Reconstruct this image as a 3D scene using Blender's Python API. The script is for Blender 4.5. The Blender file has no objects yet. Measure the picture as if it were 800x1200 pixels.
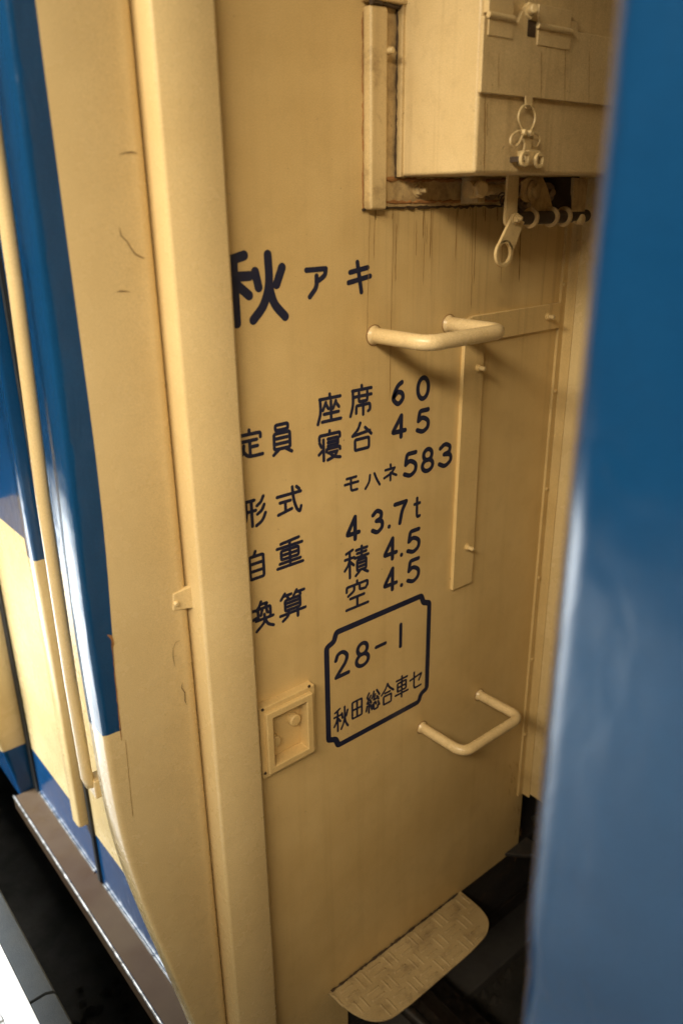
import bpy, bmesh, math, random
from mathutils import Vector, Matrix
random.seed(7)
SC = bpy.context.scene
COL = SC.collection
CZ = 2.65                      # camera height above the track bed (platform top is 1.15)

# ------------------------------------------------------------------ camera
AX = Vector((0.76846041, 0.24364712, -0.59169643))
AY = Vector((-0.63976795, 0.27394591, -0.71808817))
AZ = Vector((-0.01286729, 0.93037074, 0.36639421))
F = 929.8243
cam_d = bpy.data.cameras.new('camera')
cam = bpy.data.objects.new('camera', cam_d)
COL.objects.link(cam)
cam.matrix_world = Matrix(((*AX, 0), (*AY, 0), (*AZ, CZ), (0, 0, 0, 1)))
cam_d.sensor_fit = 'VERTICAL'
cam_d.sensor_height = 36.0
cam_d.sensor_width = 24.0
cam_d.lens = 36.0 * F / 1200.0
cam_d.clip_start = 0.02
cam_d.clip_end = 200
cam_d.dof.use_dof = True
cam_d.dof.focus_distance = 1.60
cam_d.dof.aperture_fstop = 2.4
SC.camera = cam

# ------------------------------------------------------------------ world, lamps, exposure
w = bpy.data.worlds.new('World'); SC.world = w; w.use_nodes = True
w.node_tree.nodes['Background'].inputs[0].default_value = (0.80, 0.90, 1.0, 1)
w.node_tree.nodes['Background'].inputs[1].default_value = 0.05
SC.view_settings.view_transform = 'Standard'
SC.view_settings.look = 'None'
SC.view_settings.gamma = 1.0
SC.view_settings.exposure = 0.0
SC.view_settings.use_curve_mapping = False

def lamp(name, loc, target, sx, sy, power, col=(1, 1, 1), spread=180):
    l = bpy.data.lights.new(name, 'AREA'); l.shape = 'RECTANGLE'
    l.size = sx; l.size_y = sy; l.energy = power; l.color = col; l.spread = math.radians(spread)
    o = bpy.data.objects.new(name, l); COL.objects.link(o)
    loc = Vector((loc[0], loc[1], loc[2] + CZ)); target = Vector((target[0], target[1], target[2] + CZ))
    o.location = loc
    o.rotation_euler = (target - loc).to_track_quat('-Z', 'Y').to_euler()
    return o
# unseen narrow-spread lamps: the first an inferred platform tube, the others added for brightness
lamp('unseen_platform_lamp', (-1.15, -1.1, 1.40), (0.8, 0.8, -0.40), 3.0, 0.30, 16.5, (1.0, 0.84, 0.62), 48)
lamp('unseen_platform_lamp', (-1.50, 0.75, 1.30), (1.4, 0.95, -0.35), 1.8, 0.40, 10.5, (1.0, 0.88, 0.68), 58)  # added to brighten side-facing surfaces: box side, post side, gangway plate
lamp('unseen_platform_lamp', (-1.40, 3.2, 1.75), (-0.35, 2.9, -1.5), 1.2, 0.30, 165, (0.90, 0.96, 1.0), 52)  # added to brighten the floor that the blue corner mirrors
lamp('unseen_platform_lamp', (-1.70, 0.6, 1.75), (-1.30, 0.7, -1.5), 2.0, 0.30, 24, (0.90, 0.97, 1.0), 60)  # added to light the near floor reflected in the next carriage

# ------------------------------------------------------------------ pixel helpers (a pixel gives a direction, the plane gives the distance)
def ray(px, py):
    c = Vector((px - 400.0, 600.0 - py, -F))
    return Vector((AX.dot(c), AY.dot(c), AZ.dot(c)))
def onY(px, py, y=1.1): r = ray(px, py); return r * (y / r.y)
def onX(px, py, x): r = ray(px, py); return r * (x / r.x)
def onZ(px, py, z): r = ray(px, py); return r * (z / r.z)

# ------------------------------------------------------------------ materials
class NT:
    def __init__(s, name):
        s.m = bpy.data.materials.new(name); s.m.use_nodes = True
        s.t = s.m.node_tree; s.b = s.t.nodes['Principled BSDF']
        g = s.t.nodes.new('ShaderNodeNewGeometry'); s.pos = g.outputs['Position']
    def n(s, typ, **kw):
        x = s.t.nodes.new(typ)
        for k, v in kw.items():
            if k in x.inputs: x.inputs[k].default_value = v
            else: setattr(x, k, v)
        return x
    def link(s, a, b): s.t.links.new(a, b)
    def scaled(s, v):
        m = s.n('ShaderNodeMapping'); m.inputs['Scale'].default_value = v
        s.link(s.pos, m.inputs['Vector']); return m.outputs[0]
    def noise(s, scale, detail=3, rough=0.55, vec=None, dist=0.0):
        x = s.n('ShaderNodeTexNoise'); x.inputs['Scale'].default_value = scale
        x.inputs['Detail'].default_value = detail; x.inputs['Roughness'].default_value = rough
        x.inputs['Distortion'].default_value = dist
        s.link(vec if vec is not None else s.pos, x.inputs['Vector']); return x.outputs['Fac']
    def ramp(s, fac, lo, hi, a=0.0, b=1.0):
        x = s.n('ShaderNodeMapRange'); x.inputs['From Min'].default_value = lo; x.inputs['From Max'].default_value = hi
        x.inputs['To Min'].default_value = a; x.inputs['To Max'].default_value = b
        s.link(fac, x.inputs['Value']); return x.outputs[0]
    def math(s, op, a, b=None):
        x = s.n('ShaderNodeMath', operation=op)
        for i, v in enumerate((a, b)):
            if v is None: continue
            if isinstance(v, (int, float)): x.inputs[i].default_value = v
            else: s.link(v, x.inputs[i])
        return x.outputs[0]
    def mix(s, fac, a, b, mode='MIX'):
        x = s.n('ShaderNodeMix', data_type='RGBA', blend_type=mode)
        for idx, v in ((0, fac), (6, a), (7, b)):
            if isinstance(v, (int, float)): x.inputs[idx].default_value = v
            elif isinstance(v, tuple): x.inputs[idx].default_value = (*v, 1)
            else: s.link(v, x.inputs[idx])
        return x.outputs[2]
    def bump(s, h, strength, dist=0.001, normal=None):
        x = s.n('ShaderNodeBump'); x.inputs['Strength'].default_value = strength; x.inputs['Distance'].default_value = dist
        s.link(h, x.inputs['Height'])
        if normal is not None: s.link(normal, x.inputs['Normal'])
        return x.outputs[0]
    def xyz(s):
        x = s.n('ShaderNodeSeparateXYZ'); s.link(s.pos, x.inputs[0]); return x.outputs

def paint(name, col, col2, rough=0.36, grain=0.16, dirt=0.0, dirt_col=(0.16, 0.085, 0.03), streak=0.0, peel=0.25, wave=0.35, spec=0.5, coat=0.0, zone=None, dlo=0.52, ripple=0.0):
    k = NT(name)
    c = k.mix(k.ramp(k.noise(5.0, 4, 0.6), 0.35, 0.68), col, col2)
    gr = k.ramp(k.noise(650, 2, 0.85), 0.36, 0.64, 1.0 - grain, 1.0 + grain)
    cx = k.n('ShaderNodeVectorMath', operation='SCALE'); k.link(c, cx.inputs[0]); k.link(gr, cx.inputs['Scale']); c = cx.outputs[0]
    if dirt > 0:
        d = k.math('MULTIPLY', k.ramp(k.noise(26, 6, 0.72), dlo, dlo + 0.26), dirt)
        c = k.mix(d, c, dirt_col)
        sp = k.math('MULTIPLY', k.ramp(k.noise(110, 3, 0.6), 0.70, 0.74), 0.55)
        c = k.mix(sp, c, (0.10, 0.05, 0.02))
    if streak > 0:
        v = k.scaled((46, 46, 1.3))
        sfac = k.ramp(k.noise(1.0, 4, 0.6, v), 0.54, 0.76)
        fine = k.ramp(k.noise(1.0, 2, 0.5, k.scaled((160, 160, 2.2))), 0.58, 0.72)
        sf = k.math('ADD', k.math('MULTIPLY', sfac, 0.75), k.math('MULTIPLY', fine, 0.22))
        if zone:
            x0, x1, z0, z1 = zone      # stains run down below the equipment box
            o = k.xyz()
            mx = k.math('MULTIPLY', k.ramp(o[0], x0 - 0.1, x0 + 0.05), k.ramp(o[0], x1 + 0.1, x1 - 0.05))
            mz = k.math('MULTIPLY', k.ramp(o[2], CZ + z0, CZ + z1), k.ramp(o[2], CZ + z1 + 0.05, CZ + z1))
            sf = k.math('MULTIPLY', sf, k.math('MULTIPLY', mx, mz))
            sf = k.math('ADD', sf, k.math('MULTIPLY', k.ramp(k.noise(1.0, 4, 0.6, k.scaled((30, 30, 0.7))), 0.5, 0.8), 0.16))
        c = k.mix(k.math('MULTIPLY', sf, streak), c, (0.20, 0.105, 0.03))
    k.link(c, k.b.inputs['Base Color'])
    k.link(k.ramp(k.noise(14, 4, 0.6), 0.3, 0.7, rough * 0.8, min(1, rough * 1.25)), k.b.inputs['Roughness'])
    k.b.inputs['Specular IOR Level'].default_value = spec
    k.b.inputs['Coat Weight'].default_value = coat
    k.b.inputs['Coat Roughness'].default_value = 0.08
    nb = k.bump(k.noise(7.0, 2, 0.5), wave, 0.006)
    if ripple: nb = k.bump(k.noise(1.0, 2, 0.5, k.scaled((34, 34, 13)), 0.6), ripple, 0.005, nb)
    nb = k.bump(k.noise(330, 2, 0.6), peel, 0.0008, nb)
    k.link(nb, k.b.inputs['Normal'])
    return k.m

CREAM = ((0.655, 0.495, 0.245), (0.615, 0.455, 0.215))
M = {}
M['cream'] = paint('cream_paint', *CREAM, rough=0.26, coat=0.25, peel=0.10, grain=0.13)
M['cream_wall'] = paint('cream_paint_weathered', (0.615, 0.440, 0.190), (0.55, 0.38, 0.152), rough=0.40, dirt=0.11, streak=0.85, zone=(1.0, 1.55, -0.55, 0.05), wave=0.5)
M['cream_dirty'] = paint('cream_paint_dirty', (0.60, 0.45, 0.22), (0.50, 0.355, 0.155), rough=0.42, dirt=0.75, dirt_col=(0.13, 0.065, 0.022), streak=0.45, peel=0.6)
M['cream_grimy'] = paint('cream_paint_grimy', (0.56, 0.40, 0.185), (0.44, 0.30, 0.13), rough=0.5, dirt=0.75, dirt_col=(0.09, 0.045, 0.016), dlo=0.46, streak=0.5, peel=0.7)
M['cream_step'] = paint('cream_paint_worn_step', (0.46, 0.34, 0.165), (0.33, 0.235, 0.105), rough=0.55, dirt=0.75, dirt_col=(0.12, 0.07, 0.03), peel=0.6)
M['cream_box'] = paint('cream_paint_box', (0.62, 0.465, 0.235), (0.55, 0.395, 0.18), rough=0.38, dirt=0.26, streak=0.42)
M['blue'] = paint('blue_paint', (0.005, 0.050, 0.138), (0.0045, 0.044, 0.122), rough=0.17, grain=0.18, peel=0.10, wave=1.0, coat=0.4, ripple=0.35)
M['navy'] = paint('navy_lettering_paint', (0.010, 0.013, 0.035), (0.014, 0.017, 0.04), rough=0.42, grain=0.15)
M['drip'] = paint('drip_stain', (0.36, 0.22, 0.075), (0.25, 0.14, 0.045), rough=0.6, grain=0.3)
M['crack'] = paint('paint_crack', (0.20, 0.12, 0.045), (0.10, 0.055, 0.02), rough=0.8)
M['rust'] = paint('rust', (0.36, 0.17, 0.05), (0.20, 0.08, 0.02), rough=0.8, grain=0.3)
M['grime'] = paint('oily_grime', (0.06, 0.035, 0.016), (0.025, 0.016, 0.01), rough=0.6, grain=0.3, peel=0.8)
M['rubber'] = paint('black_rubber', (0.012, 0.012, 0.012), (0.02, 0.02, 0.018), rough=0.6, grain=0.2)
M['black'] = paint('underframe_black', (0.014, 0.013, 0.012), (0.03, 0.025, 0.02), rough=0.6, grain=0.3, dirt=0.3)
M['brown'] = paint('door_step_plate', (0.042, 0.026, 0.013), (0.030, 0.016, 0.008), rough=0.55, grain=0.15, spec=0.2)
M['kerb'] = paint('kerb_stone', (0.040, 0.046, 0.050), (0.028, 0.033, 0.037), rough=0.75, grain=0.3, peel=0.8, wave=0.2)
M['white'] = paint('white_line_paint', (0.78, 0.80, 0.80), (0.72, 0.74, 0.75), rough=0.5, grain=0.06, dirt=0.05)
M['paving'] = paint('platform_paving', (0.58, 0.58, 0.57), (0.50, 0.50, 0.49), rough=0.7, grain=0.2, dirt=0.1)
M['concrete'] = paint('concrete', (0.10, 0.10, 0.095), (0.06, 0.06, 0.058), rough=0.85, grain=0.25)
M['ballast'] = paint('ballast', (0.11, 0.10, 0.085), (0.05, 0.047, 0.04), rough=0.9, grain=0.4)
M['wood'] = paint('sleeper_concrete', (0.16, 0.15, 0.135), (0.11, 0.10, 0.09), rough=0.9, grain=0.2)
def metal(name, col, rough):
    k = NT(name); k.b.inputs['Metallic'].default_value = 1.0
    k.link(k.mix(k.noise(40, 4, 0.7), col, tuple(v * 0.55 for v in col)), k.b.inputs['Base Color'])
    k.link(k.ramp(k.noise(60, 3), 0.3, 0.7, rough * 0.7, rough * 1.4), k.b.inputs['Roughness'])
    return k.m
M['steel'] = metal('bare_steel', (0.62, 0.60, 0.56), 0.35)
M['rail'] = metal('rail_steel', (0.30, 0.24, 0.19), 0.45)
def glass():
    k = NT('dark_door_glass'); k.b.inputs['Base Color'].default_value = (0.02, 0.03, 0.03, 1)
    k.b.inputs['Roughness'].default_value = 0.05; return k.m
M['glass'] = glass()

# ------------------------------------------------------------------ mesh builder
ORG = {}
class MB:
    def __init__(s): s.v = []; s.f = []; s.mi = []
    def face(s, idx, m=0): s.f.append(tuple(idx)); s.mi.append(m)
    def quad(s, *p, m=0):
        b = len(s.v); s.v += [Vector(q) for q in p]; s.face(range(b, b + len(p)), m)
    def box(s, a, b, m=0):
        x0, y0, z0 = (min(p, q) for p, q in zip(a, b)); x1, y1, z1 = (max(p, q) for p, q in zip(a, b))
        n = len(s.v)
        s.v += [Vector(p) for p in ((x0,y0,z0),(x1,y0,z0),(x1,y1,z0),(x0,y1,z0),(x0,y0,z1),(x1,y0,z1),(x1,y1,z1),(x0,y1,z1))]
        for f in ((0,3,2,1),(4,5,6,7),(0,1,5,4),(1,2,6,5),(2,3,7,6),(3,0,4,7)): s.face([n + i for i in f], m)
        return s
    def prism(s, pts, d, m=0):
        """extrude polygon pts (3D) by vector d"""
        n = len(s.v); k = len(pts); d = Vector(d)
        pts = [Vector(p) for p in pts]
        s.v += pts + [p + d for p in pts]
        s.face(range(n, n + k), m); s.face([n + k + i for i in reversed(range(k))], m)
        for i in range(k):
            j = (i + 1) % k; s.face((n + i, n + k + i, n + k + j, n + j), m)
        return s
    def tube(s, path, r, seg=12, cap=True, m=0, closed=False):
        P = [Vector(p) for p in path]; rs = r if isinstance(r, (list, tuple)) else [r] * len(P)
        n0 = len(s.v); N = len(P); up = None
        for i, p in enumerate(P):
            a = P[(i - 1) % N] if (closed or i > 0) else p
            b = P[(i + 1) % N] if (closed or i < N - 1) else p
            t = (b - a).normalized()
            if up is None: up = t.orthogonal().normalized()
            up = (up - t * up.dot(t)).normalized(); sd = t.cross(up)
            for k in range(seg):
                an = 2 * math.pi * k / seg
                s.v.append(p + (up * math.cos(an) + sd * math.sin(an)) * rs[i])
        for i in range(N if closed else N - 1):
            for k in range(seg):
                a = n0 + i * seg + k; b = n0 + i * seg + (k + 1) % seg
                j = (i + 1) % N; c = n0 + j * seg + (k + 1) % seg; d = n0 + j * seg + k
                s.face((a, b, c, d), m)
        if cap and not closed:
            s.face([n0 + k for k in reversed(range(seg))], m); s.face([n0 + (N - 1) * seg + k for k in range(seg)], m)
        return s
    def cyl(s, a, b, r, seg=16, m=0): return s.tube([a, b], r, seg, True, m)
    def lathe(s, base, axis, prof, seg=16, m=0):
        """prof: (distance along axis, radius)"""
        ax = Vector(axis).normalized(); base = Vector(base)
        P = [base + ax * (d + i * 1e-6) for i, (d, r) in enumerate(prof)]
        n0 = len(s.v); up = ax.orthogonal().normalized(); sd = ax.cross(up)
        for p, (d, r) in zip(P, prof):
            for k in range(seg):
                an = 2 * math.pi * k / seg; s.v.append(p + (up * math.cos(an) + sd * math.sin(an)) * max(r, 1e-5))
        for i in range(len(prof) - 1):
            for k in range(seg):
                a = n0 + i * seg + k; b = n0 + i * seg + (k + 1) % seg; s.face((a, b, b + seg, a + seg), m)
        s.face([n0 + k for k in reversed(range(seg))], m); s.face([n0 + (len(prof) - 1) * seg + k for k in range(seg)], m)
        return s
    def build(s, name, mats, parent=None, smooth=35, bevel=0.0, bseg=2, label=None, fix=True):
        me = bpy.data.meshes.new(name)
        lo = [min(v[i] for v in s.v) for i in range(3)]; hi = [max(v[i] for v in s.v) for i in range(3)]
        c = Vector(((lo[0] + hi[0]) / 2, (lo[1] + hi[1]) / 2, lo[2]))
        me.from_pydata([v - c for v in s.v], [], s.f)
        if not isinstance(mats, (list, tuple)): mats = [mats]
        for m in mats: me.materials.append(M[m])
        me.polygons.foreach_set('material_index', s.mi)
        if fix:
            bm = bmesh.new(); bm.from_mesh(me); bmesh.ops.recalc_face_normals(bm, faces=bm.faces); bm.to_mesh(me); bm.free()
        if smooth:
            me.shade_smooth(); me.set_sharp_from_angle(angle=math.radians(smooth))
        o = bpy.data.objects.new(name, me); COL.objects.link(o)
        wc = c + Vector((0, 0, CZ))
        ORG[o] = wc
        o.location = wc - (ORG[parent] if parent else Vector())
        if parent: o.parent = parent
        if bevel:
            b = o.modifiers.new('bevel', 'BEVEL'); b.width = bevel; b.segments = bseg; b.limit_method = 'ANGLE'; b.angle_limit = math.radians(40)
            b.harden_normals = True
        if label: o['label'] = label
        return o
def empty(name, loc, label, cat, group=None):
    o = bpy.data.objects.new(name, None); COL.objects.link(o)
    wc = Vector((loc[0], loc[1], loc[2] + CZ)); o.location = wc; ORG[o] = wc; o.empty_display_size = 0.1
    o['label'] = label; o['category'] = cat
    if group: o['group'] = group
    return o
def smooth_path(pts, n=6):
    """Catmull-Rom through pts"""
    P = [Vector(p) for p in pts]; out = []
    Q = [P[0] * 2 - P[1]] + P + [P[-1] * 2 - P[-2]]
    for i in range(1, len(Q) - 2):
        a, b, c, d = Q[i - 1], Q[i], Q[i + 1], Q[i + 2]
        for k in range(n):
            t = k / n
            out.append(0.5 * ((2 * b) + (c - a) * t + (2 * a - 5 * b + 4 * c - d) * t * t + (3 * b - a - 3 * c + d) * t ** 3))
    out.append(P[-1]); return out
def fillet(pts, r, n=6):
    """round the inner corners of a polyline"""
    P = [Vector(p) for p in pts]; out = [P[0]]
    for i in range(1, len(P) - 1):
        a = (P[i - 1] - P[i]); b = (P[i + 1] - P[i]); rr = min(r, a.length * 0.49, b.length * 0.49)
        s = P[i] + a.normalized() * rr; e = P[i] + b.normalized() * rr
        for k in range(n + 1):
            t = k / n; out.append(s * (1 - t) ** 2 + P[i] * 2 * t * (1 - t) + e * t * t)
    out.append(P[-1]); return out

# ------------------------------------------------------------------ the setting: track bed, rails, platform
WY = 1.10                      # end wall plane (metres along the train)
def kind(o, k): o['kind'] = k; return o
g = MB(); g.quad((-40, -60, -2.66), (60, -60, -2.66), (60, 60, -2.66), (-40, 60, -2.66))
kind(g.build('track_bed', 'ballast', smooth=0), 'structure')
st = MB()
for i in range(2600):
    x = random.uniform(0.45, 3.2); y = random.uniform(-0.6, 2.2); r = random.uniform(0.014, 0.03)
    z = -2.65 + random.uniform(-0.01, 0.012)
    n = len(st.v); a0 = random.random() * 6
    for k in range(5):
        a = a0 + k * 1.2566; q = r * random.uniform(0.7, 1.2); st.v.append(Vector((x + q * math.cos(a), y + q * math.sin(a), z - 0.005)))
    st.v.append(Vector((x + random.uniform(-.006, .006), y + random.uniform(-.006, .006), z + r * random.uniform(0.6, 1.1))))
    for k in range(5): st.face((n + k, n + (k + 1) % 5, n + 5))
o = st.build('ballast_stones', 'ballast', smooth=0); kind(o, 'stuff'); o['label'] = 'loose grey ballast stones on the dark track bed'; o['category'] = 'ballast'
for i, y in enumerate((-0.55, 0.05, 0.65, 1.25, 1.85)):
    b = MB().box((0.95, y, -2.66), (2.98, y + 0.2, -2.60)); o = b.build('railway_sleeper', 'wood', bevel=0.01)
    o['label'] = ('sleeper farthest under the next carriage', 'sleeper just under the end of the next carriage', 'sleeper below the gap, nearer the next carriage', 'sleeper below the lettered end wall and footstep', 'sleeper farthest in under the lettered carriage')[i]; o['category'] = 'sleeper'; o['group'] = 'sleepers under the track'
for x in (1.43, 2.50):
    b = MB()
    b.prism([(x - .06, -8, -2.60), (x + .06, -8, -2.60), (x + .055, -8, -2.588), (x + .01, -8, -2.578), (x + .01, -8, -2.485), (x + .033, -8, -2.475), (x + .033, -8, -2.45), (x - .033, -8, -2.45), (x - .033, -8, -2.475), (x - .01, -8, -2.485), (x - .01, -8, -2.578), (x - .055, -8, -2.588)], (0, 18, 0))
    o = b.build('rail', 'rail', smooth=0, bevel=0.003); o['category'] = 'rail'
    o['label'] = 'dark steel rail nearer the platform, below the footstep' if x < 2 else 'dark steel rail on the far side of the track'

pl = MB().box((-14, -14, -2.66), (0.215, 20, -1.512))
platform = kind(pl.build('platform', 'concrete', smooth=0), 'structure')
b = MB().box((-14, -14, -1.512), (0.170, 20, -1.5)); b.build('platform_paving', 'paving', platform, smooth=0)
for k in range(60):            # grooved edge strip: ribs across the platform edge
    y = 0.55 + k * 0.022
    MB().box((0.03, y, -1.5), (0.1695, y + 0.014, -1.4955)).build('paving_rib', 'paving', platform, smooth=0)
b = MB().box((0.1705, -14, -1.512), (0.2230, 20, -1.4985)); b.build('white_line', 'white', platform, bevel=0.002)
for k in range(-3, 8):         # kerb stones along the edge
    y0 = 1.28 + k * 0.9 + 0.003; y1 = y0 + 0.894
    b = MB(); prof = [(0.2238, -1.56), (0.275, -1.56), (0.275, -1.517), (0.271, -1.509), (0.255, -1.5005), (0.2238, -1.500)]
    b.prism([(x, y0, z) for x, z in prof], (0, y1 - y0, 0)); b.build('kerb_stone', 'kerb', platform, smooth=30, bevel=0.002)
b = MB().box((0.2155, -14, -2.66), (0.245, 20, -1.5605)); b.build('platform_wall', 'concrete', platform, smooth=0)

# ------------------------------------------------------------------ near carriage
car = empty('train_carriage', (1.85, 5.0, -2.65), 'cream and blue train carriage with dark lettering on its end wall', 'train carriage')
BAND = -0.83; SKIRT = -1.70
ztab = [(1.2, .455, .415), (0.6, .440, .405), (0.23, .436, .401), (-.43, .437, .394), (-.58, .429, .386), (-.70, .422, .387), (-.83, .4150, .389), (-.91, .418, .388), (-1.03, .427, .390),
        (-1.116, .432, .397), (-1.18, .437, .408), (-1.30, .452, .428), (-1.45, .474, .458), (-1.556, .489, .480), (-1.61, .497, .489), (-1.75, .520, .514), (-1.90, .545, .541)]
def sect(z):
    q = [sect_raw(max(-1.9, min(1.2, z + d))) for d in (-.12, -.08, -.04, 0, .04, .08, .12)]
    return sum(a for a, _ in q) / 7, sum(r for _, r in q) / 7
def sect_raw(z):
    for (za, ea, ra), (zb, eb, rb) in zip(ztab, ztab[1:]):
        if za >= z >= zb:
            t = (za - z) / (za - zb); return ea + (eb - ea) * t, ra + (rb - ra) * t
    return ztab[-1][1:]
JY = 1.164
def corner_profile(z, y0=WY, s=1, jy=JY, inner=0.62):
    E, R = sect(z); c = []
    c += [(.600, y0 + .040), (.578, y0 + .034), (.572, y0 + .022), (.566, y0 + .011), (.559, y0 + .004), (.548, y0 + .0008), (E + 0.02, y0), (E, y0)]
    # rounded shoulder: end face -> ridge -> side
    sx = R - 0.001
    p0 = Vector((E, y0)); p1 = Vector((R, y0 + s * 0.002)); p2 = Vector((sx, y0 + s * 0.007))
    c.append(((p0.x + p1.x) / 2, y0 + s * 0.0012))
    for k in range(7):
        t = k / 6; q = (p0 * 0.35 + p1 * 0.65) * (1 - t) ** 2 + p1 * 2 * t * (1 - t) + p2 * t * t; c.append((q.x, q.y))
    c.append((sx - 0.0005, (y0 + jy) / 2 + s * 0.01)); c.append((sx - 0.0005, jy - s * 0.004)); c.append((sx + 0.003, jy)); c.append((max(inner, sx + .02), jy))
    return c
def zs_list(hi, lo, n):
    zs = sorted(set([hi, lo, BAND, SKIRT] + [hi + (lo - hi) * i / n for i in range(n + 1)]), reverse=True)
    return [z for z in zs if lo <= z <= hi]
def sheet(rows, matf, name, mats, parent, **kw):
    b = MB(); n = len(rows[0])
    for r in rows: b.v += [Vector(p) for p in r]
    for i in range(len(rows) - 1):
        for j in range(n - 1):
            b.face((i * n + j, i * n + j + 1, (i + 1) * n + j + 1, (i + 1) * n + j), matf(i, j))
    return b.build(name, mats, parent, **kw)
ZS = zs_list(1.2, -1.9, 60)
rows = [[(x, y, z) for x, y in corner_profile(z)] for z in ZS]
def cmat(i, j):
    zm = (ZS[i] + ZS[i + 1]) / 2
    if zm < SKIRT: return 1 if j >= 7 else 0
    return 1 if (zm > BAND and j >= 7) else 0
corner = sheet(rows, cmat, 'corner_pillar', ['cream', 'blue'], car, smooth=50)
# flat end wall with the lettering
b = MB().box((0.575, WY, -1.822), (1.575, WY + 0.03, 1.2)); b.box((0.575, WY + .0008, -2.02), (0.905, WY + .028, -1.8215)); end_wall = b.build('end_wall', 'cream_wall', car, smooth=0, label='flat cream end wall painted with dark blue lettering')
# raised vertical end post
PX0, PX1, PY = .571, .6710, 1.065
post = MB(); pp = [(PX0, WY + .045), (PX0, PY + .006), (PX0 + .002, PY + .002), (PX0 + .006, PY), (PX1 - .006, PY), (PX1 - .0015, PY + .0015), (PX1, PY + .006), (PX1, WY + .001), (PX1 - .05, WY + .045)]
post.prism([(x, y, -1.92) for x, y in pp], (0, 0, 3.1)); post_o = post.build('end_post', 'cream', car, smooth=60)
p = onY(203, 705, 1.10)
tab = MB().prism([(p.x - .002, 1.098, p.z - .016), (PX0 + .003, 1.098, p.z - .024), (PX0 + .003, 1.098, p.z + .018), (p.x + .001, 1.098, p.z + .014)], (0, .010, 0)).build('bracket_tab', 'cream', post_o, bevel=.0015)
MB().lathe((p.x + .004, 1.098, p.z - .004), (0, -1, 0), [(0, .005), (.003, .005), (.005, .0035), (.0052, 0)], 10).build('screw', 'cream', post_o)

# side recess with folding door
DX, FY = .585, 2.40
zd = [1.2, BAND, SKIRT, -1.885]
leaf = sheet([[(DX, y, z) for y in (1.16, 1.6, 1.95, FY)] for z in zd], lambda i, j: 0 if i == 1 else 1, 'door_leaf', ['cream', 'blue'], car, smooth=0, label='recessed folding door leaf, blue above cream with a blue skirt')
# rounded fold moulding on the door leaf
b = MB(); yb = 1.875
for i, (z0, z1, m) in enumerate(((1.2, BAND, 1), (BAND, -1.676, 0))):
    prof = [(DX - .0005, yb), (DX - .026, yb), (DX - .032, yb + .004), (DX - .034, yb + .012), (DX - .034, yb + .045), (DX - .030, yb + .055), (DX - .0005, yb + .06)]
    b.prism([(x, y, z1) for x, y in prof], (0, 0, z0 - z1), m)
b.build('fold_moulding', ['cream', 'blue'], leaf, smooth=50)
b = MB().box((DX - .008, 1.850, -1.88), (DX - .0005, 1.866, 1.2)); b.build('fold_gap_seal', 'rubber', leaf)
for yy in (FY - .034, FY - .012):
    MB().box((DX - .009, yy - .006, -1.882), (DX - .0005, yy + .006, 1.2)).build('door_seal', 'rubber', leaf, bevel=.002)
# door window
wp = onX(4, 440, DX)
y0, y1, z0, z1 = wp.y, FY - .06, wp.z - .02, 0.35
def rrect(y0, y1, z0, z1, r, n=5):
    out = []
    for cy, cz, a0 in ((y1 - r, z1 - r, 0), (y0 + r, z1 - r, 90), (y0 + r, z0 + r, 180), (y1 - r, z0 + r, 270)):
        for k in range(n + 1):
            a = math.radians(a0 + 90 * k / n); out.append((cy + r * math.cos(a), cz + r * math.sin(a)))
    return out
b = MB(); b.tube([(DX - .003, y, z) for y, z in rrect(y0, y1, z0, z1, .05)], .010, 8, closed=True); dw = b.build('door_window', 'rubber', leaf)
b = MB(); b.prism([(DX - .003, y, z) for y, z in rrect(y0, y1, z0, z1, .05)], (.002, 0, 0)); b.build('pane', 'glass', leaf, smooth=0)
# far jamb of the doorway and the side beyond
zz = zs_list(1.2, -1.9, 40)
rows = []
for z in zz:
    x = sect(z)[1] - .0045; rows.append([(DX + .02, FY, z), (x + .02, FY, z), (x + .006, FY + .001, z), (x + .001, FY + .006, z), (x, FY + .02, z), (x, FY + 2.5, z), (x, FY + 6, z)])
sheet(rows, lambda i, j: 1 if ((zz[i] + zz[i + 1]) / 2 > BAND or (zz[i] + zz[i + 1]) / 2 < SKIRT) else 0, 'side_panel', ['cream', 'blue'], car, smooth=50)
# doorway step
sx0, sx1, sz = .507, DX - .002, -1.885
ds = MB().box((sx0, JY + .001, sz - .05), (DX + .02, FY - .001, sz)).build('door_step', 'brown', car, bevel=.004, label='brown metal door step with bright edge strips')
MB().cyl((sx0 + .002, JY + .002, sz + .001), (sx0 + .002, FY - .002, sz + .001), .0042, 10).build('edge_strip', 'steel', ds)
for ya, yb2 in ((1.20, 1.84), (1.90, 2.36)):
    MB().box((sx1 - .004, ya, sz + .0005), (sx1 + .001, yb2, sz + .006)).build('edge_strip', 'steel', ds)
# vertical grab rail standing in the doorway edge
b = MB(); gx = .398; gy = 1.254
zb = onX(118, 938, gx).z
b.tube([(gx + .02, gy + .004, zb - .006), (gx + .004, gy, zb + .002), (gx, gy, zb + .02), (gx - .001, gy, -.8), (gx + .002, gy, -.45), (gx + .012, gy, -.12), (gx + .020, gy, .3), (gx + .026, gy, 1.2)], .0115, 16)
gr = b.build('door_grab_rail', 'cream', car, smooth=60, label='vertical cream grab rail beside the doorway')
MB().box((gx + .006, gy - .016, zb - .03), (gx + .06, gy + .016, zb + .012)).build('rail_foot', 'cream', gr, bevel=.004)
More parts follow.
